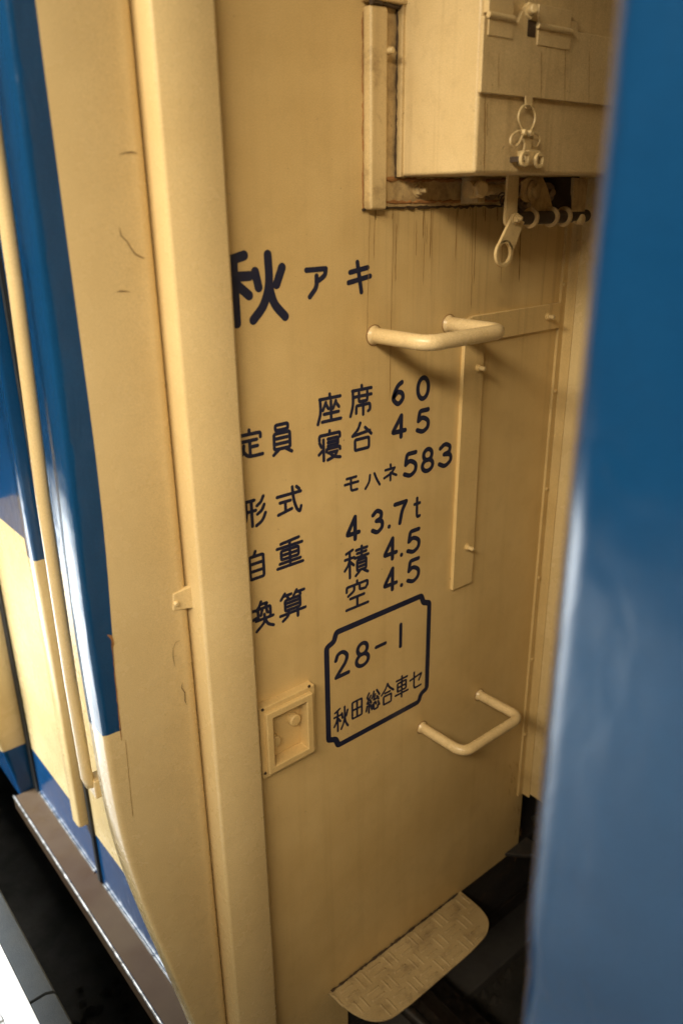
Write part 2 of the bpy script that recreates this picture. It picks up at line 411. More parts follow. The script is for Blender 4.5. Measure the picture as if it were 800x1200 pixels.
# roof, floor and inner shell so the carriage is a closed body
b = MB(); b.box((.62, WY + .035, -1.93), (3.50, 9.0, -1.895)); b.box((.45, WY + .035, 1.2), (3.50, 9, 1.26)); b.box((3.45, WY + .035, -1.895), (3.50, 9, 1.2)); b.build('body_shell', 'blue', car, smooth=0)
b = MB().box((.92, WY + .012, -2.04), (2.8, WY + .30, -1.825)); b.build('buffer_beam', 'black', car, bevel=.01)

# ------------------------------------------------------------------ gangway
GX = 1.568
b = MB().box((GX, .955, -1.60), (GX + .05, WY + .002, 1.2)); gp = b.build('gangway_frame', 'cream', car, bevel=.003, label='cream side plate of the gangway frame')
bel = MB(); n = 9
for k in range(n):
    y0 = .712 + k * .027
    bel.box((GX + .02, y0, -1.58), (GX + .80, y0 + .016, 1.1)); bel.box((GX + .045, y0 + .016, -1.56), (GX + .77, y0 + .027, 1.08))
bel.build('gangway_bellows', 'rubber', car, bevel=.004)
b = MB().box((GX + .06, .955, -1.64), (GX + .77, WY - .001, -1.61)); b.build('gangway_sill', 'black', car)
# riveted angle strip in the corner
b = MB().prism([(GX - .021, WY + .001, -1.61), (GX - .021, WY - .006, -1.61), (GX - .005, WY - .0065, -1.61), (GX - .003, WY - .008, -1.61), (GX - .003, WY - .03, -1.61), (GX + .0005, WY - .03, -1.61), (GX + .0005, WY + .001, -1.61)], (0, 0, 2.75))
rs = b.build('rivet_strip', 'cream_wall', car, smooth=0, bevel=.0012)
for k in range(-4, 14):
    z = onY(648, 458).z + k * (onY(648, 458).z - onY(638, 572).z)
    if -1.59 < z < 1.0:
        MB().lathe((GX - .0135, WY - .0062, z), (0, -1, 0), [(0, .0052), (.0015, .005), (.003, .0035), (.0036, .0008)], 10).build('rivet', 'cream_wall', rs)

# ------------------------------------------------------------------ equipment box
BX0, BX1, BY, BZ0, BZ1 = 1.037, 1.53, .916, .036, .62
b = MB().box((BX0, BY, BZ0), (BX1, WY - .006, BZ1)); ebox = b.build('equipment_box', 'cream_box', car, bevel=.006, bseg=3, label='cream steel equipment box with a flap lid, bolted to the end wall')
# mounting plate behind the box
pz = onY(440, 243).z; px0 = onY(443, 150).x
b = MB().prism([(px0, WY - .006, pz), (GX - .024, WY - .006, pz), (GX - .024, WY - .006, .62), (px0, WY - .006, .62)], (0, .0065, 0)); mp = b.build('mounting_plate', 'cream_grimy', ebox, bevel=.001)
lz1 = onY(430, 8).z
lx = onY(425, 150).x
b = MB().box((lx, WY - .020, pz - .004), (px0 + .004, WY + .001, lz1)); b.build('mounting_lip', 'cream_dirty', ebox, bevel=.005, bseg=3)
b = MB().box((BX0 - .006, WY - .022, BZ0 - .001), (BX0 + .002, WY - .0065, .62)); b.build('side_flange', 'cream_dirty', ebox, bevel=.001)
b = MB().box((lx - .004, WY - .026, lz1 + .006), (1.12, WY + .001, lz1 + .03)); b.build('upper_ledge', 'cream_dirty', ebox, bevel=.003)
# grime bead along the plate's lower edge
bead = MB(); pts = []
x = lx - .004
while x < GX - .03:
    pts.append((x, WY - .004, pz - .001 + random.uniform(-.003, .002))); x += .008
bead.tube(pts, [random.uniform(.0012, .0042) for _ in pts], 6); bead.build('grime_bead', 'grime', ebox)
def seam(pts, rmin, rmax, mat, name, parent):
    P = []
    for a, c in zip(pts, pts[1:]):
        a = Vector(a); c = Vector(c); n_ = max(2, int((c - a).length / .007))
        P += [a + (c - a) * (k / n_) + Vector((random.uniform(-.0012, .0012), 0, random.uniform(-.0012, .0012))) for k in range(n_)]
    MB().tube(P, [random.uniform(rmin, rmax) for _ in P], 6).build(name, mat, parent)
seam([(px0 + .005, WY - .0065, pz), (px0 + .005, WY - .0065, .6)], .0006, .0026, 'rust', 'rust_seam', ebox)
seam([(BX0 - .007, WY - .010, BZ0 - .002), (BX0 - .007, WY - .010, .6)], .0008, .0026, 'grime', 'rust_seam', ebox)
seam([(lx - .001, WY - .001, pz - .004), (lx - .001, WY - .001, lz1)], .0004, .0016, 'rust', 'rust_seam', ebox)
seam([(px0, WY - .0065, BZ0 - .004), (BX0 + .05, WY - .0065, BZ0 - .006), (BX1, WY - .0065, BZ0 - .004)], .001, .005, 'rust', 'rust_seam', ebox)
seam([(px0, WY - .0065, pz + .008), (1.3, WY - .0065, pz + .007), (GX - .03, WY - .0065, pz + .008)], .0006, .0036, 'rust', 'rust_seam', ebox)
seam([(lx, WY - .02, lz1 + .004), (BX0 + .02, WY - .012, lz1 + .004)], .001, .005, 'grime', 'rust_seam', ebox)
def bolt(p, parent, r=.009, shaft=.012, axis=(0, -1, 0), mat='cream_dirty'):
    ax = Vector(axis)
    MB().lathe(p, axis, [(0, r * 1.35), (.0022, r * 1.35)], 18).build('washer', mat, parent)
    q = Vector(p) + ax * .0022
    MB().lathe(q, axis, [(0, r), (.0065, r), (.0075, r * .85)], 6).build('nut', mat, parent, smooth=0)
    MB().lathe(q + ax * .0074, axis, [(0, r * .52), (shaft * .9, r * .5), (shaft, r * .35)], 12).build('stud', mat, parent)
bolt(onY(449, 61, WY - .0062), ebox, .010, .014); bolt(onY(489, 223, WY - .0062), ebox, .009, .013)
# flap lid on the box front
FYF = BY - .009
fl, fb = onY(562, 108, FYF), onY(707, 126, FYF)
ft = onY(562, 17, FYF)
def fpt(px, py, y=FYF): q = onY(px, py, y); return (q.x, y, q.z)
b = MB(); zb_ = fl.z
b.prism([(fl.x + .002, FYF, zb_), (BX1 - .004, FYF, zb_), (BX1 - .004, FYF, ft.z + .004), (onY(678, 30, FYF).x, FYF, ft.z + .002), (onY(676, 30, FYF).x, FYF, ft.z + .016), (onY(612, 20, FYF).x, FYF, ft.z + .016), (onY(607, 20, FYF).x, FYF, ft.z), (fl.x + .002, FYF, ft.z)], (0, .0075, 0))
lid = b.build('lid_flap', 'cream_box', ebox, bevel=.0012, label='cream hinged flap lid on the box front')
b = MB().box((BX0 + .004, BY - .006, BZ0 + .012), (BX1 - .004, BY + .001, zb_ - .006))
for (xa, ya, xb, yb_) in ((572, 17, 602, 22), (630, 29, 669, 38)):
    A = onY(xa, ya, FYF - .004); B = onY(xb, yb_, FYF - .004); zc = (A.z + B.z) / 2
    MB().cyl((A.x, FYF - .004, zc), (B.x, FYF - .004, zc), .0042, 12).build('hinge_pin', 'cream_box', ebox)
    MB().box((A.x + .004, FYF - .002, zc - .026), (B.x + .002, FYF + .001, zc - .001)).build('hinge_leaf', 'cream_box', ebox, bevel=.001)
    MB().box((A.x + .004, FYF - .001, zc + .004), (B.x + .002, BY + .001, zc + .03)).build('hinge_leaf', 'cream_box', ebox, bevel=.001)
q = onY(612, 19, BY); nb = Vector((q.x + .008, BY - .0005, q.z + .006))
MB().box((nb.x - .006, FYF - .0008, nb.z - .034), (nb.x + .014, FYF + .001, nb.z - .012)).build('lock_slot', 'grime', ebox)
MB().lathe(nb, (-.45, -1, .0), [(0, .012), (.012, .012), (.014, .010)], 6).build('hex_nut', 'cream_dirty', ebox, smooth=0)
MB().lathe(nb + Vector((.45, 1, 0)).normalized() * -.0, (-.45, -1, 0), [(0.014, .007), (.026, .0068), (.028, .005)], 12).build('stud', 'cream_dirty', ebox)
# tab, wire loops and toggle clip of the lid lock
def Q(px, py, y): return onY(px, py, y)
YF = BY - .004
A = Q(616, 113, YF); 
tb = MB(); a1 = Q(612, 112, YF); a2 = Q(621, 113, YF); a3 = Q(618, 128, YF)
tb.prism([(a1.x, YF - .006, zb_ + .002), (a2.x, YF - .006, zb_ + .002), (a2.x - .001, YF - .006, a3.z), (a1.x + .003, YF - .006, a3.z)], (0, .003, 0)); tb.build('lid_tab', 'cream_box', ebox, bevel=.001)
YW = BY - .014
loop = [Q(*t, YW) for t in ((611, 150), (607, 138), (611, 126), (620, 123), (626, 131), (626, 142), (622, 152), (616, 155))]
MB().tube(smooth_path(loop + loop[:1]), .0019, 8).build('wire_loop', 'cream_dirty', ebox)
loop = [Q(*t, YW - .004) for t in ((613, 154), (606, 154), (599, 160), (598, 168), (603, 172), (608, 167), (612, 158))]
MB().tube(smooth_path(loop), .0019, 8).build('wire_loop', 'cream_dirty', ebox)
loop = [Q(*t, YW + .004) for t in ((623, 156), (630, 158), (632, 165), (628, 172), (621, 170))]
MB().tube(smooth_path(loop), .0016, 8).build('wire_loop', 'cream_dirty', ebox)
tg = MB(); y = YW - .003
tg.prism([tuple(Vector((Q(*t, y).x, y, Q(*t, y).z))) for t in ((612, 151), (624, 153), (625, 160), (622, 172), (625, 182), (613, 181), (615, 168), (612, 160))], (0, .004, 0))
clip = tg.build('toggle_clip', 'cream_dirty', ebox, bevel=.001)
for (px, py) in ((614, 155), (621, 156)):
    c0 = Q(px, py, y - .004); MB().lathe((c0.x, y - .008, c0.z), (0, 1, 0), [(0, .004), (.004, .005), (.008, .005)], 12).build('clip_rivet', 'cream_dirty', ebox)
c0 = Q(607, 186, BY); MB().box((c0.x - .004, BY - .022, c0.z - .010), (c0.x + .030, BY + .001, c0.z + .012)).build('clip_base', 'cream_dirty', ebox, bevel=.002)
for (px, py) in ((616, 186), (633, 188)):      # rings with square holes
    yy = BY - .030; c0 = Q(px, py, yy); ring = MB(); R0, R1 = .0120, .0058; N = 20
    outer = [(c0.x + R0 * math.cos(2 * math.pi * k / N), c0.z + R0 * math.sin(2 * math.pi * k / N)) for k in range(N)]
    inner = []
    for k in range(N):
        a = 2 * math.pi * k / N; s_ = R1 / max(abs(math.cos(a)), abs(math.sin(a))); inner.append((c0.x + s_ * math.cos(a), c0.z + s_ * math.sin(a)))
    for yv in (yy, yy + .006): ring.v += [Vector((x, yv, z)) for x, z in outer] + [Vector((x, yv, z)) for x, z in inner]
    for k in range(N):
        j = (k + 1) % N
        ring.face((k, j, N + j, N + k)); ring.face((2 * N + k, 3 * N + k, 3 * N + j, 2 * N + j)); ring.face((k, 2 * N + k, 2 * N + j, j)); ring.face((N + k, N + j, 3 * N + j, 3 * N + k))
    ring.build('lock_ring', 'cream_dirty', ebox, bevel=.001)
    MB().box((c0.x - .004, yy + .007, c0.z - .004), (c0.x + .004, BY + .0005, c0.z + .004)).build('lock_shank', 'grime', ebox)
# release lever and linkage hanging below the box
YL = .985
def L(px, py, y=YL): q = onY(px, py, y); return Vector((q.x, y, q.z))
def plate(pts, y, th, name, mat='cream_dirty', bv=.0012):
    b = MB(); b.prism([(p.x, y, p.z) for p in pts], (0, th, 0)); return b.build(name, mat, ebox, bevel=bv)
tp, bt = L(602, 200), L(598.5, 256)
w2 = .0165
arc = [Vector((bt.x + w2 * math.cos(a), YL, bt.z + w2 * math.sin(a))) for a in [math.radians(180 + 22.5 * k) for k in range(9)]]
plate([Vector((tp.x - .014, YL, BZ0 + .004))] + arc + [Vector((tp.x + .016, YL, BZ0 + .004))], YL, .006, 'lever_hanger')
rg = L(591, 297, YL - .008); yy = YL - .008
kb = MB(); N = 28; R0, R1 = .0240, .0170
d = (Vector((bt.x, yy, bt.z)) - rg); d.y = 0; d.normalize(); pd = Vector((-d.z, 0, d.x))
tipL, tipR = Vector((bt.x, yy, bt.z)) + pd * .006 + d * .006, Vector((bt.x, yy, bt.z)) - pd * .030 + d * .004
ang0 = math.atan2(d.z, d.x)
outer = []
for k in range(N):
    a = ang0 + 2 * math.pi * k / N; outer.append(Vector((rg.x + R0 * math.cos(a), yy, rg.z + R0 * math.sin(a))))
inner = [Vector((rg.x + R1 * math.cos(ang0 + 2 * math.pi * k / N), yy, rg.z + R1 * math.sin(ang0 + 2 * math.pi * k / N))) for k in range(N)]
th = Vector((0, .006, 0))
kb.v += outer + inner + [v + th for v in outer] + [v + th for v in inner]
for k in range(N):
    j = (k + 1) % N
    kb.face((k, j, N + j, N + k)); kb.face((2 * N + k, 3 * N + k, 3 * N + j, 2 * N + j)); kb.face((k, 2 * N + k, 2 * N + j, j)); kb.face((N + k, N + j, 3 * N + j, 3 * N + k))
k1 = 5
kb.prism([tipL, tipR, outer[-k1] - d * 0.001, outer[0] - d * .003, outer[k1] - d * 0.001], (0, .0058, 0))
kb.build('pull_ring_lever', 'cream_dirty', ebox, bevel=.001, label='ring-ended pull lever hanging below the box')
bolt(Vector((bt.x, YL - .009, bt.z)), ebox, .0075, .006)
ra_, rb_ = L(604, 256, YL + .02), L(682, 258, YL + .02)
MB().cyl((ra_.x, YL + .02, ra_.z), (rb_.x + .01, YL + .02, ra_.z), .0118, 16).build('linkage_rod', 'grime', ebox)
for px in (620, 644, 659):
    q = L(px, 256, YL + .02); MB().cyl((q.x, YL + .02, ra_.z), (q.x + .006, YL + .02, ra_.z), .0190, 18).build('rod_collar', 'cream_grimy', ebox, bevel=.001)
pts = [L(*t, YL + .03) for t in ((613, 212), (622, 206), (636, 208), (642, 222), (649, 250), (645, 262), (636, 264), (630, 252), (620, 240), (612, 232))]
plate(pts, YL + .03, .007, 'bell_crank', 'cream_grimy')
q = L(625, 224, YL + .028); MB().lathe((q.x, YL + .030, q.z), (0, -1, 0), [(0, .020), (.004, .020), (.006, .013), (.010, .012), (.012, .009)], 18).build('pivot_boss', 'cream_grimy', ebox)
pts = [L(*t, YL + .012) for t in ((672, 208), (689, 210), (686, 236), (684, 258), (678, 264), (672, 260), (670, 250))]
plate(pts, YL + .012, .007, 'end_lever', 'cream_grimy')
q = L(679, 257, YL + .012); MB().lathe((q.x, YL + .012, q.z), (0, -1, 0), [(0, .010), (.006, .010), (.008, .007)], 14).build('rod_nut', 'cream_dirty', ebox)
q = L(556, 222, 1.045); MB().lathe((q.x - .02, 1.045, q.z), (1, 0, 0), [(0, .014), (.012, .016), (.02, .016), (.021, .011), (.055, .011), (.056, .009), (.11, .009)], 16).build('pipe_union', 'cream_grimy', ebox)
MB().lathe((q.x - .006, 1.03, q.z), (-.3, -1, 0), [(0, .015), (.010, .015), (.012, .012)], 6).build('union_nut', 'cream_dirty', ebox, smooth=0)
sp = []; c0 = L(588, 232, 1.02); 
for k in range(60):
    a = k / 10 * 2 * math.pi; sp.append((c0.x + k * .0007, 1.02 + .010 * math.cos(a), c0.z - k * .0004 + .010 * math.sin(a)))
MB().tube(sp, .0016, 6).build('return_spring', 'grime', ebox)
MB().box((1.20, 1.05, -.01), (1.222, 1.093, BZ0 + .001)).build('linkage_bracket', 'cream_dirty', ebox, bevel=.002)
MB().box((1.42, 1.00, -.03), (1.442, 1.09, BZ0 + .001)).build('linkage_bracket', 'grime', ebox, bevel=.002)

for (px, py, yy, r) in ((574, 224, 1.06, .011), (640, 226, 1.05, .013), (662, 222, 1.05, .010), (612, 240, 1.03, .010)):
    q = onY(px, py, yy); q.y = yy
    MB().lathe(q, (-.35, -1, 0), [(0, r * 1.5), (.003, r * 1.5), (.0032, r), (.010, r), (.0102, r * .55), (.022, r * .5)], 12).build('linkage_bolt', 'rail', ebox)
MB().cyl((1.25, 1.06, .012), (1.50, 1.06, .010), .010, 12).build('conduit', 'rail', ebox)
# ------------------------------------------------------------------ grab handles
def handle(x0, x1, z, out, name, label, r=.0115):
    path = fillet([(x0, WY + .002, z), (x0 + .004, WY - out, z), (x1 + .004, WY - out, z), (x1, WY + .002, z)], .030, 8)
    b = MB().tube(path, r, 18); h = b.build(name, 'cream_handle', car, smooth=60, label=label)
    for x in (x0, x1):
        MB().lathe((x, WY + .001, z), (0, -1, 0), [(0, r * 1.32), (.003, r * 1.25), (.006, r * 1.08), (.010, r * .95)], 18).build('weld_collar', 'cream_handle', h)
        MB().tube([(x + r * 1.3 * math.cos(a), WY - .0012, z + r * 1.3 * math.sin(a)) for a in [2 * math.pi * k / 20 for k in range(20)]], .0013, 6, closed=True).build('grime_ring', 'drip', h)
    return h
M['cream_handle'] = paint('cream_paint_handle', (0.66, 0.50, 0.26), (0.60, 0.44, 0.21), rough=0.30, dirt=0.42, dirt_col=(0.25, .15, .06), peel=0.5, wave=0.9)
handle(.989, 1.188, -.233, .135, 'grab_handle', 'upper horizontal cream grab handle below the equipment box', .0143)
handle(1.145, 1.350, -1.177, .130, 'grab_handle', 'lower horizontal cream grab handle beside the framed mark', .0122)
# L-shaped strap
S = lambda px, py: onY(px, py, WY - .009)
b = MB()
xa, xb = S(544, 420).x, S(567, 420).x
zt, zb2 = S(600, 364).z, S(540, 688).z
xr = GX - .0235; zh = S(648, 386).z
pts = [(xa - .006, zb2), (xb - .002, zb2), (xb, zb2 + .05), (xb, zh), (xr, zh + .001), (xr, zt + .002), (xa + .022, zt), (xa + .008, zt - .005), (xa, zt - .018), (xa - .002, zt - .2)]
b.prism([(x, WY - .009, z) for x, z in pts], (0, .0095, 0)); strap = b.build('bracing_strap', 'cream_wall', car, bevel=.0016, label='L-shaped flat cream strap screwed to the end wall')
for (px, py) in ((560, 431), (547, 641), (641, 371)):
    q = onY(px, py, WY - .0092); q.y = WY - .0092
    MB().lathe(q, (0, -1, 0), [(0, .009), (.002, .009), (.0022, .0068), (.006, .0068)], 14).build('screw_washer', 'cream_wall', strap)
    MB().lathe(q + Vector((0, -.006, 0)), (0, -1, 0), [(0, .0048), (.012, .0046), (.0135, .003)], 10).build('screw_end', 'cream_dirty', strap)

# ------------------------------------------------------------------ card holder
cx0, cx1, cz0, cz1 = .680, .814, -1.066, -.902
def frame(x0, x1, z0, z1, wd, y, th):
    b = MB(); o_ = [(x0, z0), (x1, z0), (x1, z1), (x0, z1)]; i_ = [(x0 + wd, z0 + wd), (x1 - wd, z0 + wd), (x1 - wd, z1 - wd), (x0 + wd, z1 - wd)]
    for yv in (y, y + th): b.v += [Vector((x, yv, z)) for x, z in o_ + i_]
    for k in range(4):
        j = (k + 1) % 4
        b.face((k, j, 4 + j, 4 + k)); b.face((8 + k, 12 + k, 12 + j, 8 + j)); b.face((k, 8 + k, 8 + j, j)); b.face((4 + k, 4 + j, 12 + j, 12 + k))
    return b
ch = frame(cx0, cx1, cz0, cz1, .013, WY - .020, .021).build('card_holder', 'cream_wall', car, bevel=.0018, label='small square cream card holder frame on the end wall')
frame(cx0 + .0108, cx1 - .0108, cz0 + .0108, cz1 - .0108, .015, WY - .029, .0295).build('inner_frame', 'cream_wall', ch, bevel=.0022)
for dx, dz in ((.040, .066), (.090, .094)):
    MB().lathe((cx0 + dx, WY + .0005, cz0 + dz), (0, -1, 0), [(0, .0135), (.012, .0132), (.014, .011), (.0145, .004)], 18).build('fixing_disc', 'cream_wall', ch)
for dx, dz in ((.008, .162), (.120, .166), (.006, .014)):
    MB().lathe((cx0 + dx, WY - .0198, cz0 + dz), (0, -1, 0), [(0, .0035), (.0015, .003), (.002, .001)], 8).build('rivet', 'grime', ch)

# ------------------------------------------------------------------ footstep
fz = -1.8165
outline = [(.842, WY - .001), (.846, 1.06), (.855, 1.012), (.877, .972), (.912, .951), (.97, .947), (1.20, .949), (1.27, .957), (1.305, .980), (1.318, 1.015), (1.320, 1.055), (1.320, WY - .001)]
fo = [(v.x, v.y) for v in fillet([(*p, 0) for p in outline], .03, 3)]
b = MB().prism([(x, y, fz - .005) for x, y in fo], (0, 0, .005)); fs = b.build('footstep', 'cream_step', car, bevel=.0012, label='cream chequer-plate footstep at the foot of the end wall')
def inside(x, y):
    c = False
    for (xa, ya), (xb, yb) in zip(fo, fo[1:] + fo[:1]):
        if (ya > y) != (yb > y) and x < (xb - xa) * (y - ya) / (yb - ya) + xa: c = not c
    return c
bar = None
for i in range(-3, 26):
    for j in range(-3, 12):
        x = .838 + i * .046; y = .930 + j * .046
        hor = (i + j) % 2 == 0
        for off in (-.0105, .0105):
            cx, cy = (x, y + off) if hor else (x + off, y)
            l = .0205
            ends = [(cx - l, cy), (cx + l, cy)] if hor else [(cx, cy - l), (cx, cy + l)]
            if not all(inside(*e) for e in ends) or cy > WY - .012: continue
            if bar is None or True:
                b = MB(); dx, dy = (l, .0036) if hor else (.0036, l)
                n0 = len(b.v)
                b.v += [Vector(v) for v in ((cx - dx, cy - dy, fz - .0003), (cx + dx, cy - dy, fz - .0003), (cx + dx, cy + dy, fz - .0003), (cx - dx, cy + dy, fz - .0003))]
                ax, ay = (l * .75, .0008) if hor else (.0008, l * .75)
                b.v += [Vector(v) for v in ((cx - ax, cy - ay, fz + .0026), (cx + ax, cy - ay, fz + .0026), (cx + ax, cy + ay, fz + .0026), (cx - ax, cy + ay, fz + .0026))]
                for f in ((0, 1, 5, 4), (1, 2, 6, 5), (2, 3, 7, 6), (3, 0, 4, 7), (4, 5, 6, 7), (0, 3, 2, 1)): b.face(f)
                b.build('tread_bar', 'cream_step', fs, smooth=0)
MB().box((.92, 1.03, fz - .045), (.932, WY + .01, fz - .006)).build('step_bracket', 'black', fs)
MB().box((1.24, 1.03, fz - .045), (1.252, WY + .01, fz - .006)).build('step_bracket', 'black', fs)
wb = MB(); pts = []; x = .850
while x < 1.31: pts.append((x, WY - .004, fz + .001 + random.uniform(-.001, .002))); x += .007
wb.tube(pts, [random.uniform(.0012, .0042) for _ in pts], 6).build('weld_bead', 'grime', fs)
# hoses and brake gear below the gangway
b = MB().tube(smooth_path([(1.60, 1.06, -1.68), (1.60, .98, -1.76), (1.61, .93, -1.90), (1.64, .80, -2.05), (1.68, .62, -2.08)]), .024, 14); b.build('brake_hose', 'rubber', car)
b = MB().prism([(1.50, 1.09, -1.80), (1.60, 1.09, -1.80), (1.60, 1.00, -1.80), (1.575, .985, -1.80), (1.56, 1.03, -1.80), (1.535, 1.05, -1.80)], (0, 0, .012)); hb = b.build('hose_bracket', 'black', car, bevel=.002)
MB().tube(smooth_path([(1.575, 1.02, -1.74), (1.575, 1.01, -1.80), (1.575, .99, -1.88)]), .016, 12).build('hose_elbow', 'black', hb)
b = MB().box((.80, 1.13, -2.14), (2.9, 1.19, -2.08)); b.build('brake_rod', 'black', car, bevel=.006)
b = MB().tube([(1.08, 1.10, -2.05), (1.16, .78, -2.16), (1.20, .60, -2.16)], .018, 12); b.build('air_pipe', 'black', car)

# ------------------------------------------------------------------ paint cracks, chips, rust on the corner
def ribbon(pts, wid, name, mat, parent, y=WY - .0006):
    b = MB(); P = [onY(*p, y) for p in pts]; n = len(P)
    for i, p in enumerate(P):
        t = (P[min(i + 1, n - 1)] - P[max(i - 1, 0)]).normalized(); s_ = Vector((-t.z, 0, t.x))
        wv = wid * (1 if 0 < i < n - 1 else .3) * random.uniform(.6, 1.2); b.v += [p + s_ * wv / 2, p - s_ * wv / 2]
    for i in range(n - 1): b.face((2 * i, 2 * i + 1, 2 * i + 3, 2 * i + 2))
    return b.build(name, mat, parent, smooth=0, fix=False)
def ztap(y0, y1, x0, x1, n, j): return [(x0 + (x1 - x0) * i / n + random.uniform(-j, j), y0 + (y1 - y0) * i / n) for i in range(n + 1)]
ribbon([(139, 181), (147, 179), (155, 178), (162, 180)], .0016, 'paint_crack', 'crack', corner)
ribbon([(140, 266), (142, 276), (149, 283), (153, 290), (158, 297), (165, 301), (170, 303)], .0015, 'paint_crack', 'crack', corner)
ribbon([(137, 342), (142, 341), (147, 341), (153, 342)], .0016, 'paint_crack', 'crack', corner)
ribbon([(212, 750), (206, 753), (203, 760), (203, 770), (205, 780)], .0012, 'paint_crack', 'crack', corner)
ribbon([(214, 799), (213, 806), (217, 812), (217, 821), (219, 826)], .0018, 'paint_crack', 'crack', corner)
ribbon(ztap(752, 868, 131, 142.5, 22, .3), .0020, 'rust_stain', 'rust', corner)
ribbon(ztap(866, 958, 147, 156, 18, .3), .0011, 'rust_stain', 'drip', corner)
ribbon([(126, 744), (130, 746), (132, 750), (132.5, 755), (132, 760)], .0050, 'rust_stain', 'rust', corner)
# drip lines under the equipment box
for (x, ya, yb, wd) in ((433, 250, 400, .0012), (461, 250, 470, .0012), (464.5, 262, 330, .0018), (488, 258, 300, .0014), (554, 250, 362, .0016), (500, 262, 286, .001)):
    ribbon(ztap(ya, yb, x, x - (yb - ya) * .022, 16, .35), wd, 'drip_stain', 'drip', end_wall)

for (x, ya, yb, wd) in ((568, 112, 203, .0030), (571, 120, 160, .0016), (584, 60, 106, .0012), (634, 60, 116, .0016), (662, 40, 120, .0016), (690, 60, 122, .0012)):
    ribbon(ztap(ya, yb, x, x - (yb - ya) * .01, 14, .3), wd, 'drip_stain', 'drip', ebox, y=(BY - .0006 if ya > 109 else FYF - .0006))
for k in range(22):
    x = random.uniform(432, 640); ya = 243 - (x - 430) * .03 + 3; yb = ya + random.choice((12, 18, 25, 35, 60, 90))
    ribbon(ztap(ya, yb, x, x - (yb - ya) * .03, 8, .25), random.uniform(.0010, .0032), 'drip_stain', 'drip', end_wall)
for k in range(26):            # chips and rust specks along the seam and plate edges
    x = random.uniform(596, 612); ya = random.uniform(890, 1010)
    ribbon([(x, ya), (x + random.uniform(-1, 1), ya + random.uniform(1, 5)), (x + random.uniform(-2, 2), ya + random.uniform(5, 9))], random.uniform(.001, .004), 'rust_speck', random.choice(('drip', 'rust')), end_wall)
